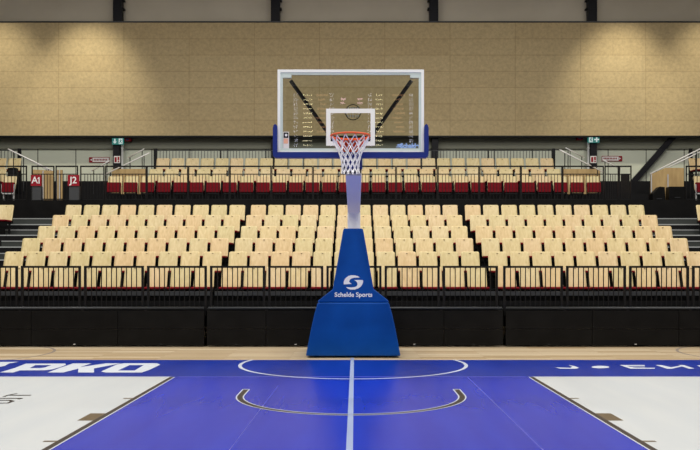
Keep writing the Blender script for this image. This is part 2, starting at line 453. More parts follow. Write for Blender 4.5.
mb.poly(Q([(0,372.6),(13,372.7),(20,370.6),(45,370.4),(52,369.6),(60,367.3),(66,365),(65.5,363.7),(26,363.8),(15,368)]), 0.003,
        hole=Q([(29.5,368.3),(40,368.3),(45,367.6),(51.4,365.3),(35.5,365.3)]))
mb.poly(Q([(47.5,372.7),(63,372.7),(78.4,368.8),(78,372.7),(94,372.7),(94,368.6),(121,363.5),(106,363.5),(80,367.3),(91.6,363.5),(73,363.6),(60,368)]), 0.003)
mb.poly(Q([(101,371.7),(105.7,372.7),(141.7,372.7),(149.5,370),(160.3,364.8),(157,363.4),(123.7,363.4),(117,364.6)]), 0.003,
        hole=Q([(118,370.7),(134.6,370.7),(143.6,365.3),(129.5,365.3)]))
mb.poly(Q([(-12,367.5),(0,367),(5,366),(9,363.6),(19,362),(-12,362.2)]), 0.003)
mb.poly(Q([(554.8,367.5),(560.6,368.9),(576,368.9),(579.2,368.1),(574.7,366.3),(568.5,365.3),(572,366.8),(570.8,368),(560.5,367.7)]), 0.003)
mb.poly(Q([(600.4 + 9 * math.cos(k * math.pi / 8), 367.2 + 1.25 * math.sin(k * math.pi / 8)) for k in range(16)]), 0.003)
mb.poly(Q([(619.6,365.2),(644.7,365.2),(645,366.1),(627,366.1),(630,366.9),(645,366.9),(645,367.4),(632,367.5),(634.4,368),(655,368),(655,368.9),(630.6,368.9)]), 0.003)
mb.poly(Q([(655.6,365.2),(661.5,365.2),(671,367.4),(680,365.9),(678.5,365.2),(684,365.2),(694.5,368.8),(689,368.9),(682,366.6),(672,368.9),(667,368.9)]), 0.003)
mb.poly(Q([(697,365.6),(712,365.2),(712,366.4),(700,367)]), 0.003)
mb.build('apron_lettering', M['letter_white'], floor)
mb = MB()
mb.ribbon(Q([(7.5, 395.3), (20, 395.5), (31, 395.4)]), 0.055, 0.003); mb.ribbon(Q([(3.5, 397), (8, 395.3), (17, 393.6)]), 0.03, 0.003)
mb.ribbon(Q([(-8, 398.4), (22.5, 398.6)]), 0.05, 0.003); mb.ribbon(Q([(18, 399.4), (22.5, 398.4)]), 0.03, 0.003)
mb.ribbon(Q([(-6, 400.4), (9.5, 400.5), (12.7, 401.3), (8, 403.2), (-6, 403.5)]), 0.05, 0.003)
mb.build('side_lettering', M['line_dark'], floor)

# ------------------------------------------------------------------ telescopic lower stand
RISE, PITCH_Y = 0.346, 0.96
def row_z(r): return 0.72 + RISE * r
def row_y(r): return 17.2 + PITCH_Y * r          # where the seat backs stand
F_Y = 15.47                                        # face of the front boards
XE = 7.95
def stand_block(x0, x1, label, front_edges, side_joint):
    t = thing('grandstand', label, 'grandstand', ((x0 + x1) / 2, F_Y, 0), 0, 'blocks of the lower stand')
    ox, oy = (x0 + x1) / 2, F_Y
    L = lambda x: x - ox
    for r in range(6):
        y0 = 15.9 if r == 0 else row_y(r) - 0.5
        y1 = row_y(r) + PITCH_Y - 0.5 if r < 5 else 22.95
        d = MB(); d.box(L(x0), L(x1), y0 - oy, y1 - oy, row_z(r) - 0.05, row_z(r))
        pl = d.build('platform', M['deck'], t)
        d = MB(); d.box(L(x0) + 0.005, L(x1) - 0.005, y0 - oy + 0.03, y0 - oy + 0.06, row_z(r) - RISE, row_z(r) - 0.05)
        d.build('riser', M['dark'], pl)
    # front boards, 1.85 m wide, with a seam at mid height
    n = 5 if abs(x0 + x1) < 1 else 3
    w = (x1 - x0 - 2 * side_joint) / n
    for i in range(n):
        a = L(x0) + side_joint + i * w
        d = MB()
        d.box(a + 0.005, a + w - 0.005, 0, 0.03, 0.03, 0.345); d.box(a + 0.005, a + w - 0.005, 0, 0.03, 0.352, 0.70)
        fp = d.build('front_board', M['dark'], t)
        d = MB(); d.box(a + w / 2 - 0.02, a + w / 2 + 0.02, -0.012, 0.0, 0.045, 0.06); d.build('latch', M['lightgrey'] if i % 2 else M['greyrail'], fp)
    d = MB(); d.box(L(x0), L(x1), 0.10, 0.43, 0.60, 0.70); d.build('front_beam', M['dark'], t)
    d = MB(); d.tube([(L(x0) + 0.03, 0.07, 0.745), (L(x1) - 0.03, 0.07, 0.745)], 0.03); d.build('front_tube', M['greyrail'], t)
    d = MB(); d.box(L(x0) + 0.02, L(x1) - 0.02, 16.30 - oy, 16.34 - oy, 0.97, 1.055); d.build('bench_beam', M['dkgrey'], t)
    d = MB(); d.box(L(x0) + 0.02, L(x1) - 0.02, 16.22 - oy, 16.26 - oy, 0.722, 0.86); d.build('kick_board', M['deck'], t)
    return t
stand_block(-XE, -2.9, 'black lower grandstand block of six seat rows below the red J2 sign', 0, 0.012)
mid_stand = stand_block(-2.88, 2.88, 'black lower grandstand block of six seat rows behind the blue hoop stand', 0, 0.012)
stand_block(2.9, XE, 'black lower grandstand block of six seat rows below the black diagonal brace', 0, 0.012)

# aisles at both ends with half steps, and the next blocks beyond them
for s, who in ((-1, 'leading up toward the red A1 sign'), (1, 'leading up toward the pale wooden partition')):
    x0, x1 = sorted((s * (XE + 0.01), s * 9.36))
    t = thing('aisle_stair', 'dark stepped aisle with pale nosings ' + who, 'stairs', ((x0 + x1) / 2, 16.7, 0), 0, 'stepped aisles of the lower stand')
    ox, oy = (x0 + x1) / 2, 16.7
    for r in range(7):
        y0 = 15.9 if r == 0 else row_y(r) - 0.5
        y1 = min(row_y(r) + PITCH_Y - 0.5, 22.97)
        e0, e1 = (x0, x1) if r < 6 else (min(x0, s * 9.75), max(x1, s * 9.75))
        d = MB(); d.box(e0 - ox, e1 - ox, y0 - oy, y1 - oy, row_z(r) - RISE, row_z(r)); st = d.build('step', M['deck'], t)
        d = MB(); d.box(e0 - ox, e1 - ox, y0 - oy - 0.012, y0 - oy, row_z(r) - 0.03, row_z(r)); d.build('nosing', M['nosing'], st)
        # half step block in front of the next riser
        hy = row_y(r + 1) - 0.5 if r < 6 else 22.97
        h0, h1 = x0 + 0.02, x1 - 0.02
        if r >= 5: h0, h1 = (min(h0, s * 9.66), max(h1, s * 9.66))
        d = MB(); d.box(h0 - ox, h1 - ox, hy - oy - 0.36, hy - oy - 0.002, row_z(r) + 0.003, row_z(r) + 0.173); st = d.build('half_step', M['step'], t)
        d = MB(); d.box(h0 - ox, h1 - ox, hy - oy - 0.372, hy - oy - 0.36, row_z(r) + 0.148, row_z(r) + 0.173); d.build('nosing', M['nosing'], st)
    x0, x1 = sorted((s * 9.37, s * 14.0))
    t = thing('grandstand', 'black grandstand block beyond the stepped aisle ' + ('on the A1 sign side' if s < 0 else 'on the wooden partition side'), 'grandstand', ((x0 + x1) / 2, F_Y, 0), 0, 'blocks of the lower stand')
    ox = (x0 + x1) / 2
    for r in range(6):
        y0 = 15.9 if r == 0 else row_y(r) - 0.5
        y1 = row_y(r) + PITCH_Y - 0.5 if r < 5 else 22.44
        d = MB(); d.box(x0 - ox, x1 - ox, y0 - F_Y, y1 - F_Y, row_z(r) - RISE, row_z(r)); pl = d.build('platform', M['deck'], t)
        d = MB(); d.box(x0 - ox, x1 - ox, y0 - F_Y - 0.012, y0 - F_Y, row_z(r) - 0.03, row_z(r)); d.build('nosing', M['nosing'], pl)

# ------------------------------------------------------------------ seats
def shell(w, z0, z1, y0, y1, th, curve=0.03, rc=0.036, nu=8, nv=8):
    """curved plywood back: outline with rounded corners, leaning from (y0,z0) to (y1,z1)"""
    bm = bmesh.new()
    def pt(i, j, off):
        v = j / nv; h = (z1 - z0)
        z = z0 + h * v
        hw = w / 2 * (1.0 - 0.008 * v)
        e = min(z - z0, z1 - z)
        if e < rc: hw -= rc - math.sqrt(max(0, rc * rc - (rc - e) ** 2))
        u = i / nu * 2 - 1
        x = u * hw
        y = y0 + (y1 - y0) * (v ** 1.15) - curve * (abs(x) / (w / 2)) ** 2 + off
        return (x, y, z)
    vv = [0, .04, .1] + [k / (nv) for k in range(1, nv)] + [.9, .96, 1]
    vv = sorted(set(round(q, 3) for q in vv)); 
    F = [[bm.verts.new(pt(i, q * nv, 0)) for i in range(nu + 1)] for q in vv]
    B = [[bm.verts.new(pt(i, q * nv, th)) for i in range(nu + 1)] for q in vv]
    m = len(vv)
    for j in range(m - 1):
        for i in range(nu):
            bm.faces.new((F[j][i], F[j][i+1], F[j+1][i+1], F[j+1][i])).smooth = True
            bm.faces.new((B[j][i+1], B[j][i], B[j+1][i], B[j+1][i+1])).smooth = True
    for j in range(m - 1):
        bm.faces.new((F[j+1][0], B[j+1][0], B[j][0], F[j][0])); bm.faces.new((F[j][nu], B[j][nu], B[j+1][nu], F[j+1][nu]))
    for i in range(nu):
        bm.faces.new((F[0][i+1], F[0][i], B[0][i], B[0][i+1])); bm.faces.new((F[m-1][i], F[m-1][i+1], B[m-1][i+1], B[m-1][i]))
    me = bpy.data.meshes.new('backrest'); bm.to_mesh(me); bm.free()
    return me

def seat_meshes(w, upper=False, frame='black'):
    out = []
    if not upper:
        me = shell(w, 0.385, 0.845, -0.085, 0.055, 0.014); me.materials.append(M['birch']); out.append(('backrest', me))
        d = MB(); d.box(-w/2 + 0.01, w/2 - 0.01, -0.50, -0.10, 0.365, 0.412, 0.016); out.append(('seat_pad', d.mesh('seat_pad', M['red'])))
        d = MB()
        for s in (-1, 1):
            d.box(s * 0.15 - 0.02, s * 0.15 + 0.02, -0.16, -0.10, 0.0, 0.37)
            d.box(s * 0.15 - 0.02, s * 0.15 + 0.02, -0.42, -0.10, 0.335, 0.365)
            d.bar((s * 0.15, -0.07, 0.30), (s * 0.15, 0.035, 0.62), 0.03, 0.02)
        d.box(-0.22, 0.22, -0.15, -0.11, 0.18, 0.24)
        out.append(('support_frame', d.mesh('support_frame', M['black'])))
        d = MB(); d.box(-0.018, 0.018, 0.022, 0.032, 0.800, 0.811); out.append(('number_plate', d.mesh('number_plate', M['plate'])))
    else:
        me = shell(w, 0.40, 0.87, -0.085, 0.055, 0.014); me.materials.append(M['birch']); out.append(('backrest', me))
        d = MB()
        # tipped-up pad standing against the lower back
        d.prism([(-0.20, 0.36), (-0.12, 0.35), (-0.085, 0.645), (-0.155, 0.665), (-0.175, 0.65)], 'x', -w/2 + 0.012, w/2 - 0.012, 0.012)
        out.append(('seat_pad', d.mesh('seat_pad', M['red'])))
        d = MB()
        for s in (-1, 1):
            if frame == 'black':
                d.box(s * 0.17 - 0.018, s * 0.17 + 0.018, -0.12, -0.06, 0.0, 0.40)
            else:
                d.bar((s * (w/2 + 0.005), -0.17, 0.60), (s * (w/2 - 0.02), -0.17, 0.33), 0.03); d.box(s * 0.15 - 0.018, s * 0.15 + 0.018, -0.12, -0.06, 0.0, 0.34)
        d.box(-w/2 + 0.03, w/2 - 0.03, -0.18, -0.06, 0.30, 0.335)
        out.append(('support_frame', d.mesh('support_frame', M['black'] if frame == 'black' else M['lightgrey'])))
    return out
ORD = 'first second third fourth fifth sixth seventh eighth ninth tenth eleventh twelfth thirteenth fourteenth fifteenth sixteenth'.split()
ROW = ['front row behind the guardrail', 'second row', 'third row', 'fourth row', 'fifth row', 'topmost row']
def make_seat(kit, name='stadium_seat'):
    t = thing(name, None, 'seat')
    for n, me in kit: put(n, me, t)
    return t
def place(proto, flag, x, y, z, label, group, rz=0.0):
    o = copy_tree(proto) if flag[0] else proto
    flag[0] = True
    o.location = (x, y, z + 0.003); o.rotation_euler = (0, 0, rz + random.uniform(-0.006, 0.006))
    o['label'] = label; o['group'] = group
    return o
proto, flag = make_seat(seat_meshes(0.43)), [False]
proto_m, flag_m = make_seat(seat_meshes(0.415)), [False]
G_LOW = 'pale wood seats of the lower stand'
for r in range(6):
    y, z = row_y(r), row_z(r)
    for k in range(10):
        place(proto, flag, -XE + 0.215 + 0.5 * k, y, z, 'pale wood seat, %s from the aisle, %s, block below the red J2 sign' % (ORD[k], ROW[r] if r else 'front row'), G_LOW)
        place(proto, flag, XE - 0.215 - 0.5 * k, y, z, 'pale wood seat, %s from the aisle, %s, block below the diagonal brace' % (ORD[k], ROW[r] if r else 'front row'), G_LOW)
    for k in range(12):
        x = -0.02 + (k - 5.5) * 0.479
        kk = k if k < 6 else 11 - k
        side = 'J2 side' if k < 6 else 'brace side'
        place(proto_m, flag_m, x, y, z, 'pale wood seat behind hoop stand, %s, %s from %s of middle block' % (ROW[r] if r else 'front row', ORD[kk], side), G_LOW)
place(proto, flag, -9.6, row_y(5), row_z(5), 'lone pale wood seat across the dark aisle, below the red A1 sign', G_LOW)
place(proto, flag, 9.6, row_y(5), row_z(5), 'lone pale wood seat across the dark aisle, below the wooden partition', G_LOW)

# ------------------------------------------------------------------ front guardrail (free-standing panels)
def guard_panel(w, h, nb, mat_, y0=0.0, zb=0.0, post=0.045, bar_r=0.008, top=0.04):
    parts = []
    for s in (-1, 1):
        d = MB(); d.box(s * (w/2 - post/2) - post/2, s * (w/2 - post/2) + post/2, -0.02, 0.02, 0, h); parts.append(('post', d.mesh('post', mat_)))
    d = MB(); d.box(-w/2, w/2, -0.022, 0.022, h - top, h); parts.append(('top_rail', d.mesh('top_rail', mat_)))
    d = MB(); d.box(-w/2, w/2, -0.018, 0.018, zb, zb + 0.03); parts.append(('bottom_rail', d.mesh('bottom_rail', mat_)))
    d = MB(); d.box(-bar_r, bar_r, -bar_r, bar_r, zb + 0.03, h - top); bar = d.mesh('baluster', mat_)
    return parts, bar, [(-w/2 + post + (w - 2 * post) * (i + 1) / (nb + 1)) for i in range(nb)]
def place_panel(kit, name, label, cat, loc, group, rz=0.0):
    parts, bar, xs = kit
    t = thing(name, label, cat, loc, rz, group)
    for n, me in parts: put(n, me, t)
    for x in xs: put('baluster', bar, t, (x, 0, 0))
    return t
G_RAIL = 'black guardrail panels along the front of the lower stand'
RY, RZ0, RH = 15.62, 0.703, 0.867
kit_mid, kit_side = guard_panel(1.075, RH, 9, M['rail']), guard_panel(1.165, RH, 10, M['rail'])
mid_names = ['second panel on the J2 sign side of the blue hoop stand', 'panel just on the J2 sign side of the blue hoop stand', 'panel directly behind the blue hoop stand',
             'panel just on the diagonal brace side of the hoop stand', 'second panel on the diagonal brace side of the hoop stand']
for k in range(5):
    place_panel(kit_mid, 'guardrail', 'black barred guardrail ' + mid_names[k], 'railing', (-0.02 + (k - 2) * 1.136, RY, RZ0), G_RAIL)
for k in range(4):
    for s in (-1, 1):
        place_panel(kit_side, 'guardrail', 'black barred guardrail, %s of four below the %s counted from hoop stand' % (ORD[k], 'J2 sign' if s < 0 else 'diagonal brace'),
                    'railing', (s * (2.86 + 1.23 * (k + 0.5)) , RY, RZ0), G_RAIL)

# ------------------------------------------------------------------ upper tier
DZ, DY = 3.52, 23.3
mb = MB()
mb.box(-HX, HX, DY, 25.05, DZ - 0.12, DZ)
mb.box(-HX, HX, 25.05, 25.95, DZ - 0.12, DZ + 0.37)
mb.box(-HX, HX, 25.95, Y_WALL - 0.07, DZ - 0.12, DZ + 0.55)
struct('slab_upper_tier', mb, M['deck'])
struct('partition_fascia', MB().box(-HX, HX, 23.0, 23.28, 0.0, DZ), M['dark'])
kitu = seat_meshes(0.435, True); kitg = seat_meshes(0.40, True, 'grey')
proto_u, flag_u = make_seat(kitu), [False]
kitr = seat_meshes(0.435)
proto_r, flag_r = make_seat(kitr), [False]
proto_g, flag_g = make_seat(kitg), [False]
G_UP = 'pale wood seats of the upper tier'
def ends(k, n): return (k, 'J2 sign end') if k < n / 2 else (n - 1 - k, 'diagonal brace end')
for k in range(30):
    a, e = ends(k, 30)
    place(proto_u, flag_u, -7.57 + 0.2175 + k * 0.5048, 24.55, DZ, "tipped-up red seat, %s from the %s, upper tier's front row" % (ORD[a], e), G_UP)
for k in range(26):
    a, e = ends(k, 26)
    place(proto_r, flag_r, -6.56 + 0.2175 + k * 0.507, 25.5, DZ + 0.37, 'pale wood seat, %s from the %s, second row of upper tier' % (ORD[a], e), G_UP)
for k in range(27):
    a, e = ends(k, 27)
    place(proto_r, flag_r, -6.68 + 0.2175 + k * 0.497, 26.95, DZ + 0.92, 'pale wood seat, %s from the %s, rearmost row of upper tier' % (ORD[a], e), G_UP)
for s in (-1, 1):
    who = 'A1 sign' if s < 0 else 'wooden partition'
    for k in range(2):
        place(proto_g, flag_g, s * (10.58 + 0.52 * k), 24.55, DZ, 'tipped-up red seat in pale grey frame, %s one beyond the %s' % (ORD[k], who), G_UP)
        place(proto_r, flag_r, s * (11.33 + 0.5 * k), 25.5, DZ + 0.37, 'pale wood seat in second row beyond the %s, %s from its inner end' % (who, ORD[k]), G_UP)
        place(proto_r, flag_r, s * (11.46 + 0.5 * k), 26.95, DZ + 0.92, 'pale wood seat in rear row beyond the %s, %s from its inner end' % (who, ORD[k]), G_UP)
# plinth for the rear row so that it stands on a step
mb = MB(); mb.box(-14, 14, 26.3, 27.95, DZ + 0.55, DZ + 0.92); struct('slab_rear_step', mb, M['deck'])

# upper guardrail along the deck edge: low barred panels under a raised handrail
def deck_panel(w, nb):
    parts = []
    for s in (-1, 1):
        d = MB(); d.box(s * (w/2 - 0.013) - 0.013, s * (w/2 - 0.013) + 0.013, -0.02, 0.02, 0, 1.03); parts.append(('post', d.mesh('post', M['rail'])))
    d = MB(); d.box(-w/2, w/2, -0.022, 0.022, 0.995, 1.035); parts.append(('handrail', d.mesh('handrail', M['rail'])))
    d = MB(); d.box(-w/2, w/2, -0.012, 0.012, 0.775, 0.80); parts.append(('middle_rail', d.mesh('middle_rail', M['rail'])))
    d = MB(); d.box(-w/2, w/2, -0.012, 0.012, 0.04, 0.07); parts.append(('bottom_rail', d.mesh('bottom_rail', M['rail'])))
    d = MB(); d.box(-0.007, 0.007, -0.007, 0.007, 0.07, 0.775); bar = d.mesh('baluster', M['rail'])
    return parts, bar, [(-w/2 + 0.04 + (w - 0.08) * (i + 1) / (nb + 1)) for i in range(nb)]
G_URAIL = 'black guardrail panels along the upper tier deck edge'
ku = deck_panel(1.205, 11)
for k in range(12):
    a, e = ends(k, 12)
    place_panel(ku, 'guardrail', 'black barred guardrail at upper deck edge, %s of twelve from the %s' % (ORD[a], e), 'railing', (-0.015 + (k - 5.5) * 1.214, DY + 0.06, DZ), G_URAIL)
def odd_panel(x0, x1, label, nb, y=DY + 0.06):
    return place_panel(deck_panel(x1 - x0, nb), 'guardrail', label, 'railing', ((x0 + x1) / 2, y, DZ), G_URAIL)
odd_panel(-8.02, -7.32, 'short black guardrail between the red J2 sign and the seat rows', 6)
odd_panel(-8.74, -8.09, 'short black guardrail holding the red J2 sign', 5)
odd_panel(-9.44, -8.78, 'short black guardrail holding the red A1 sign', 6)
odd_panel(-11.0, -9.58, 'black guardrail before the lone tipped-up seat beside the A1 sign', 12)
odd_panel(7.29, 7.70, 'short black guardrail beside the last red seat near the open gap', 4)
odd_panel(7.71, 8.07, 'narrow closely barred black guardrail gate beside the open gap', 14)
odd_panel(9.66, 11.0, 'black guardrail beyond the pale wooden partition', 12)

# fine fence behind the rear row
def fine_fence(w, nb, thick_end=0):
    parts = []
    d = MB(); d.box(-w/2, w/2, -0.01, 0.01, 1.22, 1.245); parts.append(('top_rail', d.mesh('top_rail', M['greyrail'])))
    d = MB(); d.box(-w/2, w/2, -0.01, 0.01, 0.05, 0.075); parts.append(('bottom_rail', d.mesh('bottom_rail', M['greyrail'])))
    for s in (-1, 1):
        pw = 0.06 if s == thick_end else 0.012
        d = MB(); d.box(s * (w/2 - pw) - pw, s * (w/2 - pw) + pw, -0.03 if s == thick_end else -0.012, 0.03 if s == thick_end else 0.012, 0, 1.30 if s == thick_end else 1.245); parts.append(('post', d.mesh('post', M['rail'])))
    d = MB(); d.box(-0.008, 0.008, -0.008, 0.008, 0.075, 1.22); bar = d.mesh('baluster', M['greyrail'])
    return parts, bar, [(-w/2 + w * (i + 1) / (nb + 1)) for i in range(nb)]
G_FF = 'fine dark fence panels behind the upper tier'
kf = fine_fence(2.32, 20)
for k in range(6):
    a, e = ends(k, 6)
    kit = fine_fence(2.32, 20, -1) if k == 0 else fine_fence(2.32, 20, 1) if k == 5 else kf
    place_panel(kit, 'fence', 'fine dark barred fence behind the rear upper seats, %s panel from the %s' % (ORD[a], e), 'fence', (-0.02 + (k - 2.5) * 2.325, 27.8, DZ + 0.92), G_FF)
place_panel(fine_fence(1.6, 13, 1), 'fence', 'fine dark fence behind the rear seats beyond the A1 sign', 'fence', (-12.4, 27.8, DZ + 0.92), G_FF)
place_panel(fine_fence(1.6, 13, -1), 'fence', 'fine dark fence behind the rear seats beyond the wooden partition', 'fence', (12.4, 27.8, DZ + 0.92), G_FF)

# stair handrails (steel tubes with posts down to the steps)
def at(px, py, d): return ((px - PX0) / FPX * d, d, CAM_H + (PY0 - py) / FPX * d)
G_HR = 'steel stair handrails of the upper tier'
def handrail(p, q, label, foot=None, r=0.022):
    p, q = Vector(p), Vector(q)
    t = thing('handrail', label, 'handrail', (p.x, p.y, DZ), 0, G_HR)
    o = Vector((p.x, p.y, DZ))
    MB().tube([p - o, q - o], r).build('rail_tube', M['silver'], t)
    for f in (0.12, 0.88):
        a = p.lerp(q, f) - o
        g = DZ + 0.0 if (a + o).y < 25.05 else DZ + 0.37 if (a + o).y < 25.95 else DZ + 0.55 if (a + o).y < 26.3 else DZ + 0.92
        if abs((a + o).x) > 14 or (a + o).y > 27.95: g = DZ + 0.55
        MB().tube([(a.x, a.y, g - DZ), tuple(a)], 0.015, 6).build('post', M['greyrail'], t)
handrail(at(105, 174.5, 24.95), at(149, 153, 27.0), 'long steel stair handrail rising beside the upper seats on the J2 sign side')
handrail(at(128, 158, 26.6), at(144, 149, 28.2), 'short steel handrail high on the stair on the J2 sign side')
handrail(at(91.5, 171, 25.4), at(109, 161, 27.0), 'short steel handrail under the pale hose sign on the J2 side')
handrail(at(603, 172, 24.95), at(560, 150, 27.0), 'long steel stair handrail rising beside the upper seats on the brace side')
handrail(at(584, 157.5, 26.6), at(566, 148, 28.2), 'short steel handrail high on the stair on the brace side')
handrail(at(621, 169, 25.4), at(603, 160, 27.0), 'short steel handrail under the pale hose sign on the brace side')
handrail(at(54, 171.5, 25.1), at(8, 149, 25.1), 'front one of two parallel steel handrails rising above the A1 sign')
handrail(at(50, 171, 26.2), at(20, 155, 26.2), 'rear one of two parallel steel handrails rising above the A1 sign')
handrail(at(650, 174, 25.2), at(703, 147.5, 25.2), 'front one of two steel handrails rising along the wooden partition')
handrail(at(664, 169.5, 26.2), at(700, 152, 26.2), 'rear one of two steel handrails rising behind the wooden partition')

# wooden stair partitions
def wood_part(pts, y, label, extra=None):
    x0 = sum(p[0] for p in pts) / len(pts)
    t = thing('partition_screen', label, 'partition', (x0, y, DZ), 0, 'pale wooden stair partitions')
    MB().prism([(a - x0, b - DZ) for a, b in pts], 'y', -0.025, 0.025).build('board', M['woodpanel'], t)
    xs = sorted(p[0] for p in pts)
    for xx in (xs[0], (xs[0] + xs[-1]) / 2):
        top = min(b for a, b in pts if b > DZ + 0.3)
        MB().box(xx - x0, xx - x0 + 0.03, -0.045, -0.025, 0.0, top - DZ).build('edge_strip', M['lightgrey'], t)
    return t
def pz(py, d): return CAM_H + (PY0 - py) / FPX * d
def pxx(px, d): return (px - PX0) / FPX * d
d = 25.25 - 0.3
wood_part([(pxx(650.5, d), DZ), (pxx(683.5, d), DZ), (pxx(683.5, d), pz(168, d)), (pxx(665, d), pz(168, d)), (pxx(650.5, d), pz(174.5, d))], d, 'pale wooden stair partition with slanted corner, beside the open gap')
wood_part([(pxx(32, d), DZ), (pxx(54, d), DZ), (pxx(54, d), pz(171, d)), (pxx(32, d), pz(169.5, d))], d, 'pale wooden stair partition behind the red A1 sign')
wood_part([(pxx(56.5, d), DZ), (pxx(62.5, d), DZ), (pxx(62.5, d), pz(170, d)), (pxx(56.5, d), pz(170, d))], d, 'narrow pale wooden partition between the A1 and J2 signs')
wood_part([(pxx(112, 25.6), DZ + 0.37), (pxx(147, 25.6), DZ + 0.37), (pxx(147, 25.6), pz(169, 25.6)), (pxx(112, 25.6), pz(169, 25.6))], 25.6, 'low wooden stair panel beside the second upper row, J2 sign end')
wood_part([(pxx(563, 25.6), DZ + 0.37), (pxx(600, 25.6), DZ + 0.37), (pxx(600, 25.6), pz(169, 25.6)), (pxx(563, 25.6), pz(169, 25.6))], 25.6, 'low wooden stair panel beside the second upper row, diagonal brace end')

# dark blocks on the deck in front of the right partition and beside the left seats
dd = 24.6
t = thing('equipment_case', 'black slant-topped case before the wooden partition', 'case', (pxx(657.5, dd), dd, DZ))
MB().prism([(pxx(651, dd) - pxx(657.5, dd), 0), (pxx(664, dd) - pxx(657.5, dd), 0), (pxx(663, dd) - pxx(657.5, dd), pz(187.5, dd) - DZ), (pxx(658, dd) - pxx(657.5, dd), pz(187, dd) - DZ), (pxx(651, dd) - pxx(657.5, dd), pz(194, dd) - DZ)], 'y', -0.15, 0.15, 0.01).build('body', M['dark'], t)
MB().box(-0.08, 0.08, -0.165, -0.15, 0.16, 0.18).build('handle', M['greyrail'], t)
t = thing('equipment_case', 'black square case before the wooden partition', 'case', (pxx(675.5, dd), dd, DZ))
MB().box(-0.25, 0.25, -0.15, 0.15, 0, pz(187, dd) - DZ, 0.012).build('body', M['dark'], t)
MB().box(-0.08, 0.08, -0.165, -0.15, 0.2, 0.22).build('handle', M['greyrail'], t)
t = thing('loudspeaker', 'black box standing in front of the rear seats beyond the A1 sign', 'loudspeaker', (pxx(13, 25.6), 25.6, DZ + 0.37))
MB().box(-0.13, 0.13, -0.1, 0.1, 0, pz(168, 25.6) - DZ - 0.37, 0.01).build('body', M['dark'], t)
MB().box(-0.1, 0.1, -0.11, -0.1, 0.08, pz(168, 25.6) - DZ - 0.45).build('grille', M['black'], t)

# block signs on grey cabinets
for body, x0, x1 in (('A1', 31.8, 42.2), ('J2', 68.6, 80.0)):
    y = 23.18; xc = (pxx(x0, y) + pxx(x1, y)) / 2; w = pxx(x1, y) - pxx(x0, y)
    t = thing('block_sign', 'square red %s sign on a dark grey cabinet at the upper deck edge' % body, 'sign', (xc, y, DZ), 0, 'red block signs')
    z1, zm = pz(175.2, y) - DZ, pz(186.2, y) - DZ
    MB().box(-w/2 + 0.03, w/2 - 0.02, -0.05, 0.10, 0, zm, 0.006).build('cabinet', M['dkgrey'], t)
    b = MB().box(-w/2, w/2, -0.075, -0.05, zm, z1).build('sign_board', M['sign_red'], t)
    zc = (z1 + zm) / 2
    if body == 'A1':
        front_text('A', 0.27, M['sign_white'], b, -0.035, -0.078, zc, 1.0, 0.004)
        MB().prism([(0.075, zc - 0.093), (0.105, zc - 0.093), (0.105, zc + 0.095), (0.082, zc + 0.095), (0.045, zc + 0.062), (0.045, zc + 0.035), (0.075, zc + 0.055)], 'y', -0.079, -0.077).build('lettering', M['sign_white'], b)
    else:
        front_text(body, 0.27, M['sign_white'], b, 0, -0.078, zc, 1.0, 0.004)

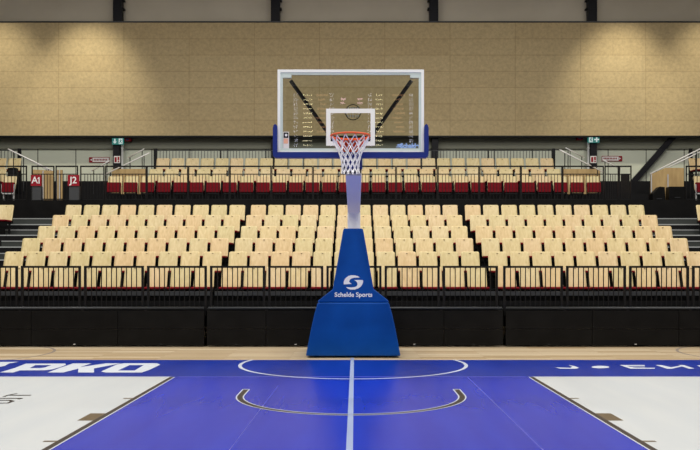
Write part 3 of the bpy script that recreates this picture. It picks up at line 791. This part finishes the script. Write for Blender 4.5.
# ------------------------------------------------------------------ signs and fittings on the rear wall
for s, x0, arrow in ((-1, 112, 0), (1, 588, 1)):
    y = 29.85; w = pxx(x0 + 11.5, y) - pxx(x0, y); xc = pxx(x0 + 5.75, y); zc = pz(141.3 if s < 0 else 139.5, y)
    t = thing('exit_sign', 'lit green exit sign on the column ' + ('above the J2 sign' if s < 0 else 'by the diagonal brace'), 'sign', (xc, y, zc), 0, 'green exit signs')
    MB().box(-w/2, w/2, 0, 0.06, -0.115, 0.115).build('housing', M['exit'], t)
    xr, xa = (w/4, -w/4) if s < 0 else (-w/4, w/4)
    # running figure and arrow
    d = MB(); d.box(xr - 0.07, xr + 0.07, -0.008, 0, -0.10, 0.10); fg = d.build('door_pictogram', M['exit_white'], t)
    d = MB(); d.prism([(xr - 0.04, -0.08), (xr - 0.005, -0.02), (xr + 0.03, -0.085), (xr + 0.05, -0.075), (xr + 0.015, 0.01), (xr + 0.05, 0.03), (xr + 0.045, 0.045), (xr, 0.04), (xr - 0.05, 0.02), (xr - 0.045, 0.005), (xr - 0.02, 0.01), (xr - 0.055, -0.075)], 'y', -0.012, -0.009)
    d.box(xr - 0.005, xr + 0.022, -0.012, -0.009, 0.05, 0.077); d.build('running_figure', M['exit'], fg)
    d = MB()
    if s < 0: d.prism([(xa, -0.09), (xa + 0.075, -0.01), (xa + 0.025, -0.01), (xa + 0.025, 0.09), (xa - 0.025, 0.09), (xa - 0.025, -0.01), (xa - 0.075, -0.01)], 'y', -0.008, 0)
    else: d.prism([(xa - 0.025, -0.09), (xa + 0.025, -0.09), (xa + 0.025, -0.025), (xa + 0.09, -0.025), (xa + 0.09, 0.025), (xa + 0.025, 0.025), (xa + 0.025, 0.09), (xa - 0.025, 0.09), (xa - 0.025, 0.025), (xa - 0.09, 0.025), (xa - 0.09, -0.025), (xa - 0.025, -0.025)], 'y', -0.008, 0)
    d.build('arrow', M['exit_white'], t)
    # rod from column to sign
    MB().box(-0.02, 0.02, 0.06, 0.09, -0.02, 0.02).build('bracket', M['pole'], t)
    # white drain pipe beside the column
    xp = pxx(122.3 if s < 0 else 588.3, 30.05)
    p = thing('drain_pipe', 'white vertical pipe beside the black column ' + ('above the J2 sign' if s < 0 else 'by the diagonal brace'), 'pipe', (xp, 30.05, DZ + 0.55), 0, 'white pipes beside the columns')
    MB().tube([(0, 0, 0), (0, 0, Z_CB - DZ - 0.75)], 0.045, 10).build('tube', M['white'], p)
    for zz in (1.0, 2.0): MB().box(-0.035, 0.035, -0.05, 0.19, zz, zz + 0.04).build('clamp', M['lightgrey'], p)
    # small fire pictogram on the column
    yq = 29.915; xq = pxx(117 if s < 0 else 593.5, yq)
    q = thing('extinguisher_sign', 'small red and white fire pictogram on the column ' + ('above the J2 sign' if s < 0 else 'by the diagonal brace'), 'sign', (xq, yq, pz(159.5, yq)), 0, 'fire pictograms')
    MB().box(-0.115, 0.115, 0, 0.02, -0.13, 0.13).build('plate', M['sign_white'], q)
    d = MB(); d.box(-0.09, -0.01, -0.006, 0, -0.1, 0.09); d.box(0.02, 0.09, -0.006, 0, -0.02, 0.1); d.prism([(0.02, -0.1), (0.09, -0.1), (0.07, -0.03), (0.04, -0.05)], 'y', -0.006, 0)
    d.build('pictogram', M['sign_red'], q)
    # hose sign on the grey wall
    yh = 30.266; xh = pxx(99.2 if s < 0 else 612, yh)
    h = thing('hose_sign', 'long white sign in red border with arrow block ' + ('on grey wall above the J2 sign' if s < 0 else 'on grey wall beside the diagonal brace'), 'sign', (xh, yh, pz(159.8 if s < 0 else 158.6, yh)), 0, 'long red and white wall signs')
    MB().box(-0.385, 0.385, 0, 0.03, -0.10, 0.10).build('plate', M['sign_red'], h)
    o = 0.06 * (1 if s < 0 else -1)
    MB().box(-0.31 + o, 0.31 + o, -0.006, 0, -0.078, 0.078).build('white_field', M['sign_white'], h)
    d = MB(); xx = -0.26 + o
    while xx < 0.24 + o:
        d.box(xx, xx + 0.035, -0.01, -0.006, -0.03, 0.035); xx += 0.058
    d.build('print', M['sign_red'], h)
    xa = -0.30 if s < 0 else 0.30; k = -1 if s < 0 else 1
    MB().prism([(xa + k * 0.045, 0), (xa - k * 0.03, 0.04), (xa - k * 0.03, -0.04)], 'y', -0.008, 0).build('arrow', M['sign_white'], h)
    # alarm sounder under the cladding
    ya = 30.0; xa = pxx(127.5 if s < 0 else 580, ya)
    a = thing('alarm_sounder', 'dark red alarm box under the cladding near the exit sign ' + ('above the J2 sign' if s < 0 else 'by the diagonal brace'), 'alarm', (xa, ya, pz(139.5 if s < 0 else 138, ya)), 0, 'red alarm boxes')
    MB().box(-0.11, 0.11, 0, 0.18, -0.06, 0.06, 0.01).build('housing', M['sign_red'], a)
    MB().box(-0.06, 0.06, -0.01, 0, -0.03, 0.03).build('grille', M['seam'], a)

# ------------------------------------------------------------------ basketball hoop stand
BX = -0.03
hoop = thing('basketball_stand', 'white and blue basketball hoop stand with glass backboard and padded blue base', 'basketball stand', (BX, 13.5, 0))
H = lambda x, y, z: (x - BX, y - 13.5, z)
# padded base (lower trapezoid, shoulder and tapering tower)
bs = MB()
prof = [(-0.80, 0.03), (0.80, 0.03), (0.765, 0.22), (0.71, 0.50), (0.655, 0.75), (0.60, 0.935), (-0.60, 0.935), (-0.655, 0.75), (-0.71, 0.50), (-0.765, 0.22)]
bs.prism(prof, 'y', 0.0, 1.55, 0.02)
base = bs.build('base_pad', M['pad_blue'], hoop)
tw = MB()
tprof = [(-0.60, 0.94), (0.60, 0.94), (0.595, 0.965), (0.345, 1.16), (0.172, 2.15), (0.155, 2.185), (-0.155, 2.185), (-0.172, 2.15), (-0.345, 1.16), (-0.595, 0.965)]
tw.prism(tprof, 'y', 0.012, 0.62, 0.012)
tower = tw.build('tower_pad', M['pad_blue'], hoop)
for s in (-1, 1):
    MB().box(s * 0.45 - 0.13, s * 0.45 + 0.13, 0.06, 0.3, 0.0, 0.035).build('foot', M['black'], hoop)
    MB().box(s * 0.45 - 0.13, s * 0.45 + 0.13, 1.2, 1.44, 0.0, 0.035).build('foot', M['black'], hoop)
# emblem and lettering on the tower
def epx(pts): return [((px - 353.5) / 59.1 , CAM_H + (PY0 - py) / 59.1) for px, py in pts]
Z8 = lambda pts: epx([(325 + a / 11.25, 265 + b / 11.25) for a, b in pts])
d = MB()
d.prism(Z8([(395,140),(370,124),(340,116),(300,114),(268,122),(240,142),(222,165),(213,190),(215,218),(305,212),(284,200),(275,185),(282,166),(300,152),(330,144)]), 'y', 0.008, 0.013)
d.prism(Z8([(430,170),(385,168),(330,170),(352,182),(366,200),(368,220),(360,236),(340,247),(300,252),(240,248),(258,264),(290,276),(340,276),(378,263),(405,243),(424,215),(431,190)]), 'y', 0.008, 0.013)
d.build('emblem', M['white'], tower)
front_text('Schelde Sports', 0.105, M['white'], tower, 0.005, 0.010, CAM_H + (PY0 - 294.8) / 59.1, 1.02, 0.0028)

# inclined arm from tower to board
A0, A1 = Vector((0, 13.75, 2.56)), Vector((0, 10.30, 2.82))
AX = -0.018
aw, ah = 0.182, 0.26
def beam_seg(t0, t1, w, h, name, m, parent=hoop):
    p, q = A0.lerp(A1, t0), A0.lerp(A1, t1)
    d = MB(); d.bar(H(AX, p.y, p.z), H(AX, q.y, q.z), w, h)
    return d.build(name, m, parent)
arm = beam_seg(0.0, 1.0, aw, ah, 'arm', M['armgrey'])
d = MB(); d.box(AX - 0.108 - BX, AX + 0.108 - BX, 0.03, 0.42, 2.17, 2.46, 0.006); d.build('arm_post', M['armwhite'], hoop)
# white edge profiles along the arm
for s in (-1, 1):
    p, q = A0.lerp(A1, 0.08), A0.lerp(A1, 0.99)
    d = MB(); d.bar(H(AX + s * (aw / 2 + 0.006), p.y, p.z), H(AX + s * (aw / 2 + 0.006), q.y, q.z), 0.012, ah)
    d.build('edge_strip', M['armwhite'], arm)
# mounting head behind the board
BY = 9.93                                     # front face of the glass
mh = MB(); mh.box(CX - 0.12 - BX, CX + 0.12 - BX, 10.02 - 13.5, 10.45 - 13.5, 2.72, 3.10, 0.01)
head = mh.build('mounting_head', M['strut'], hoop)
np_ = MB(); np_.box(CX - 0.075 - BX, CX + 0.135 - BX, 10.0 - 13.5, 10.2 - 13.5, 2.74, 2.90, 0.02); np_.build('neck_pad', M['pad_navy'], hoop)
# backboard
BB0, BB1 = 2.92, 3.96
bx0, bx1 = CX - 0.905 - 0.01, CX + 0.905 - 0.005
G = MB(); G.box(bx0 + 0.03 - BX, bx1 - 0.03 - BX, BY - 13.5, BY + 0.012 - 13.5, BB0 + 0.03, BB1 - 0.03)
board = G.build('backboard', M['glass'], hoop)
def rect_ring(mb, x0, x1, z0, z1, w, y0, y1):
    mb.box(x0, x1, y0, y1, z1 - w, z1); mb.box(x0, x1, y0, y1, z0, z0 + w)
    mb.box(x0, x0 + w, y0, y1, z0 + w, z1 - w); mb.box(x1 - w, x1, y0, y1, z0 + w, z1 - w)
d = MB(); rect_ring(d, bx0 - BX, bx1 - BX, BB0, BB1, 0.034, BY - 0.015 - 13.5, BY + 0.03 - 13.5); d.build('board_frame', M['frame'], board)
d = MB(); rect_ring(d, bx0 + 0.034 - BX, bx1 - 0.034 - BX, BB0 + 0.034, BB1 - 0.034, 0.03, BY - 0.006 - 13.5, BY + 0.02 - 13.5); d.build('board_edging', M['frame_in'], board)
d = MB(); rect_ring(d, CX - 0.313 - BX, CX + 0.293 - BX, 3.017, 3.477, 0.055, BY - 0.003 - 13.5, BY - 0.001 - 13.5); d.build('target_square', M['frame'], board)
for s in (-1, 1):
    xs = (bx0 + 0.06, bx0 + 0.17) if s < 0 else (bx1 - 0.17, bx1 - 0.06)
    d = MB(); d.box(xs[0] - BX, xs[1] - BX, BY - 0.008 - 13.5, BY + 0.04 - 13.5, BB1 - 0.10, BB1 - 0.062); d.build('corner_bracket', M['frame_in'], board)
    d = MB(); px_ = 290.5 if s < 0 else 411.5
    a = at(px_, 80.5, 10.02); bq = at(338 if s < 0 else 364, 147, 10.40)
    d.bar(H(*a), H(*bq), 0.036, 0.036); d.build('strut', M['strut'], hoop)
# sticker, print and round emblem on the glass
xa0, xa1 = pxx(283.2, BY) - BX, pxx(289, BY) - BX
d = MB(); d.box(xa0, xa1, BY - 0.0045 - 13.5, BY - 0.0025 - 13.5, pz(148.4, BY), pz(131.8, BY)); st = d.build('sticker', M['sign_white'], board)
d = MB(); d.box(xa0 + 0.006, xa1 - 0.008, BY - 0.006 - 13.5, BY - 0.005 - 13.5, pz(138, BY), pz(132.6, BY)); d.build('dark_field', M['strut'], st)
d = MB(); d.prism([(xa0 + 0.02 + 0.017 * (1 + math.cos(k * math.pi / 5)), (pz(135.2, BY)) + 0.017 * math.sin(k * math.pi / 5)) for k in range(10)], 'y', BY - 0.008 - 13.5, BY - 0.007 - 13.5); d.build('emblem', M['white'], st)
d = MB(); d.box(xa0 + 0.006, xa1 - 0.012, BY - 0.006 - 13.5, BY - 0.005 - 13.5, pz(143.6, BY), pz(138.6, BY)); d.build('orange_field', M['sticker_orange'], st)
front_text('Schelde', 0.078, M['pale_blue'], board, pxx(409.5, BY) - BX, BY - 0.006 - 13.5, pz(146, BY), 0.95, 0.004, 'maker_lettering')
d = MB()
x0s, z0s = pxx(397, BY) - BX, pz(147.6, BY); k = 1 / 80.6
d.prism([(x0s + a * k, z0s + b * k) for a, b in ((-1, 0.2), (3, 0.2), (5.0, 1.2), (4, 2.2), (1.5, 2.6), (6, 2.8), (5, 3.6), (1.5, 3.5), (-0.3, 2.6), (0.5, 1.9), (3, 1.4), (-1, 0.9))], 'y', BY - 0.006 - 13.5, BY - 0.004 - 13.5)
d.build('maker_emblem', M['pale_blue'], board)
# round emblem
ex, ez, er = pxx(353, BY) - BX, pz(112, BY), 0.094
d = MB(); d.tube([(ex + er * math.cos(k * math.pi / 16), BY + 0.016 - 13.5, ez + er * math.sin(k * math.pi / 16)) for k in range(32)], 0.006, 6, True)
em = d.build('round_emblem', M['strut'], board)
d = MB()
for r_ in range(3):
    zz = ez + (0.045, 0.0, -0.05)[r_]; hw = (0.055, 0.075, 0.065)[r_]
    n = 5
    for i in range(n):
        x = ex - hw + 2 * hw * i / (n - 1)
        d.box(x - 0.009, x + 0.009, BY + 0.0135 - 13.5, BY + 0.016 - 13.5, zz - 0.018 + 0.006 * (i % 2), zz + 0.018)
d.build('print', M['frame'], em)
# edge padding along the bottom and up the sides
pd = MB()
T0, T1 = BY - 0.05 - 13.5, BY + 0.06 - 13.5
xl, xr = bx0 - BX, bx1 - BX
out = [(xl - 0.055, BB0 + 0.0), (xl - 0.05, BB0 - 0.035), (xl - 0.025, BB0 - 0.055), (xr + 0.025, BB0 - 0.055), (xr + 0.05, BB0 - 0.035), (xr + 0.055, BB0), (xr + 0.055, BB0 + 0.31), (xr + 0.045, BB0 + 0.345), (xr + 0.027, BB0 + 0.36), (xr + 0.008, BB0 + 0.345), (xr, BB0 + 0.31),
       (xr, BB0 + 0.012), (xl, BB0 + 0.012), (xl, BB0 + 0.31), (xl - 0.008, BB0 + 0.345), (xl - 0.027, BB0 + 0.36), (xl - 0.045, BB0 + 0.345), (xl - 0.055, BB0 + 0.31)]
# concave outline: three convex pieces in one mesh
pd.prism([out[0], out[1], out[2], out[3], out[4], out[5], (xr + 0.055, BB0 + 0.012), (xl - 0.055, BB0 + 0.012)], 'y', T0, T1)
pd.prism([(xr, BB0 + 0.011), (xr + 0.055, BB0 + 0.011)] + out[6:11], 'y', T0, T1)
pd.prism([(xl - 0.055, BB0 + 0.011), (xl, BB0 + 0.011)] + out[13:18], 'y', T0, T1)
pd.build('edge_padding', M['pad_navy'], board)
# ring, bracket, net
RX, RYc, RZ = CX - BX - 0.01, 9.55 - 13.5, 3.075
RR = 0.232
d = MB(); d.tube([(RX + RR * math.cos(k * math.pi / 24), RYc + RR * math.sin(k * math.pi / 24), RZ) for k in range(48)], 0.011, 10, True)
rim = d.build('rim', M['orange'], hoop)
d = MB()
d.box(RX - 0.085, RX + 0.085, BY - 0.02 - 13.5, BY - 0.004 - 13.5, 2.90, 3.08)
d.prism([(RX - 0.085, BY - 0.02 - 13.5), (RX - 0.13, RYc + RR * 0.8), (RX + 0.13, RYc + RR * 0.8), (RX + 0.085, BY - 0.02 - 13.5)], 'z', RZ - 0.02, RZ - 0.005)
for s in (-1, 1):
    d.prism([(BY - 0.02 - 13.5, 2.91), (BY - 0.02 - 13.5, RZ - 0.02), (RYc + RR * 0.85, RZ - 0.02)], 'x', RX + s * 0.075 - 0.006, RX + s * 0.075 + 0.006)
for s in (-1, 1):
    d.bar((RX + s * 0.20, RYc + 0.06, RZ - 0.018), (RX + s * 0.07, BY - 0.03 - 13.5, 2.94), 0.03, 0.012)
d.build('rim_bracket', M['orange'], rim)
d = MB()
for k in range(12):
    a = (k + 0.5) * math.pi / 6
    p = Vector((RX + RR * math.cos(a), RYc + RR * math.sin(a), RZ - 0.012))
    d.tube([p + Vector((0, 0, 0.004)), p + Vector((0.0, 0.0, -0.014))], 0.006, 6)
d.build('net_hooks', M['orange'], rim)
levels = [(0.0, RR - 0.004), (0.085, 0.190), (0.165, 0.150), (0.235, 0.122), (0.30, 0.108), (0.365, 0.102), (0.43, 0.108)]
d = MB(); n = 12
def npnt(l, a): 
    dz, r = levels[l]
    return (RX + r * math.cos(a), RYc + r * math.sin(a), RZ - 0.015 - dz)
for k in range(n):
    for sgn in (-1, 1):
        pts = []
        for l in range(len(levels)):
            a = (k + 0.5) * 2 * math.pi / n + sgn * (math.pi / n) * (l % 2)
            pts.append(npnt(l, a))
        d.tube(pts, 0.007, 5)
d.build('net', M['cord'], rim)

# ------------------------------------------------------------------ scoreboard on the wall behind the photographer (seen mirrored in the glass)
SBY = Y_FRONT + 0.12
DV = 2 * BY - SBY                             # length of the mirrored line of sight
def sx(px): return (px - PX0) / FPX * DV
def sz(py): return CAM_H + (PY0 - py) / FPX * DV
sb = thing('scoreboard', 'lit scoreboard whose rows of dots mirror in the glass backboard', 'scoreboard', (sx(353), Y_FRONT + 0.004, sz(120)))
o = Vector((sx(353), Y_FRONT, sz(120)))
MB().box(sx(286) - o.x, sx(420) - o.x, 0.0, 0.10, sz(156) - o.z, sz(86) - o.z).build('housing', M['black'], sb)
U = DV / FPX
rows = [95 + 4.55 * i for i in range(12)]
for px_, kind in ((295.5, 'w'), (331.5, 'w'), (369.5, 'w'), (411, 'w')):
    d = MB()
    for py in rows:
        for q in (-1.3, 1.0):
            x, z = sx(px_ + q) - o.x, sz(py) - o.z
            d.box(x - 0.4*U, x + 0.9*U, 0.10, 0.11, z - 1.2*U, z - 0.9*U); d.box(x - 0.4*U, x + 0.9*U, 0.10, 0.11, z + 0.9*U, z + 1.2*U)
            d.box(x - 0.4*U, x - 0.1*U, 0.10, 0.11, z - 1.2*U, z + 1.2*U); d.box(x + 0.6*U, x + 0.9*U, 0.10, 0.11, z - 1.2*U, z + 1.2*U)
    d.build('digit_column', M['led_white'], sb)
for x0 in (303.5, 376):
    d = MB()
    for j, py in enumerate(rows):
        for q in range(5 if x0 < 350 else 4):
            x, z = sx(x0 + q * 1.9 + (j % 3) * 0.3) - o.x, sz(py) - o.z
            d.box(x - 0.6*U, x + 0.6*U, 0.10, 0.11, z - 0.6*U, z + 0.6*U)
    d.build('dot_column', M['led_yellow'], sb)
for x0, x1 in ((316, 328), (392, 405)):
    d = MB()
    for j, py in enumerate(rows[:9]):
        z = sz(py) - o.z
        d.box(sx(x0 + (j * 7 % 5)) - o.x, sx(x1 - (j * 3 % 4)) - o.x, 0.10, 0.11, z - 0.9*U, z + 0.9*U)
    d.build('name_column', M['led_orange'], sb)
d = MB()
for px_ in (343, 360):
    for py in (99, 103):
        d.box(sx(px_ - 2.5) - o.x, sx(px_ + 2.5) - o.x, 0.10, 0.11, sz(py + 0.9) - o.z, sz(py - 0.9) - o.z)
d.build('score_block', M['led_pink'], sb)
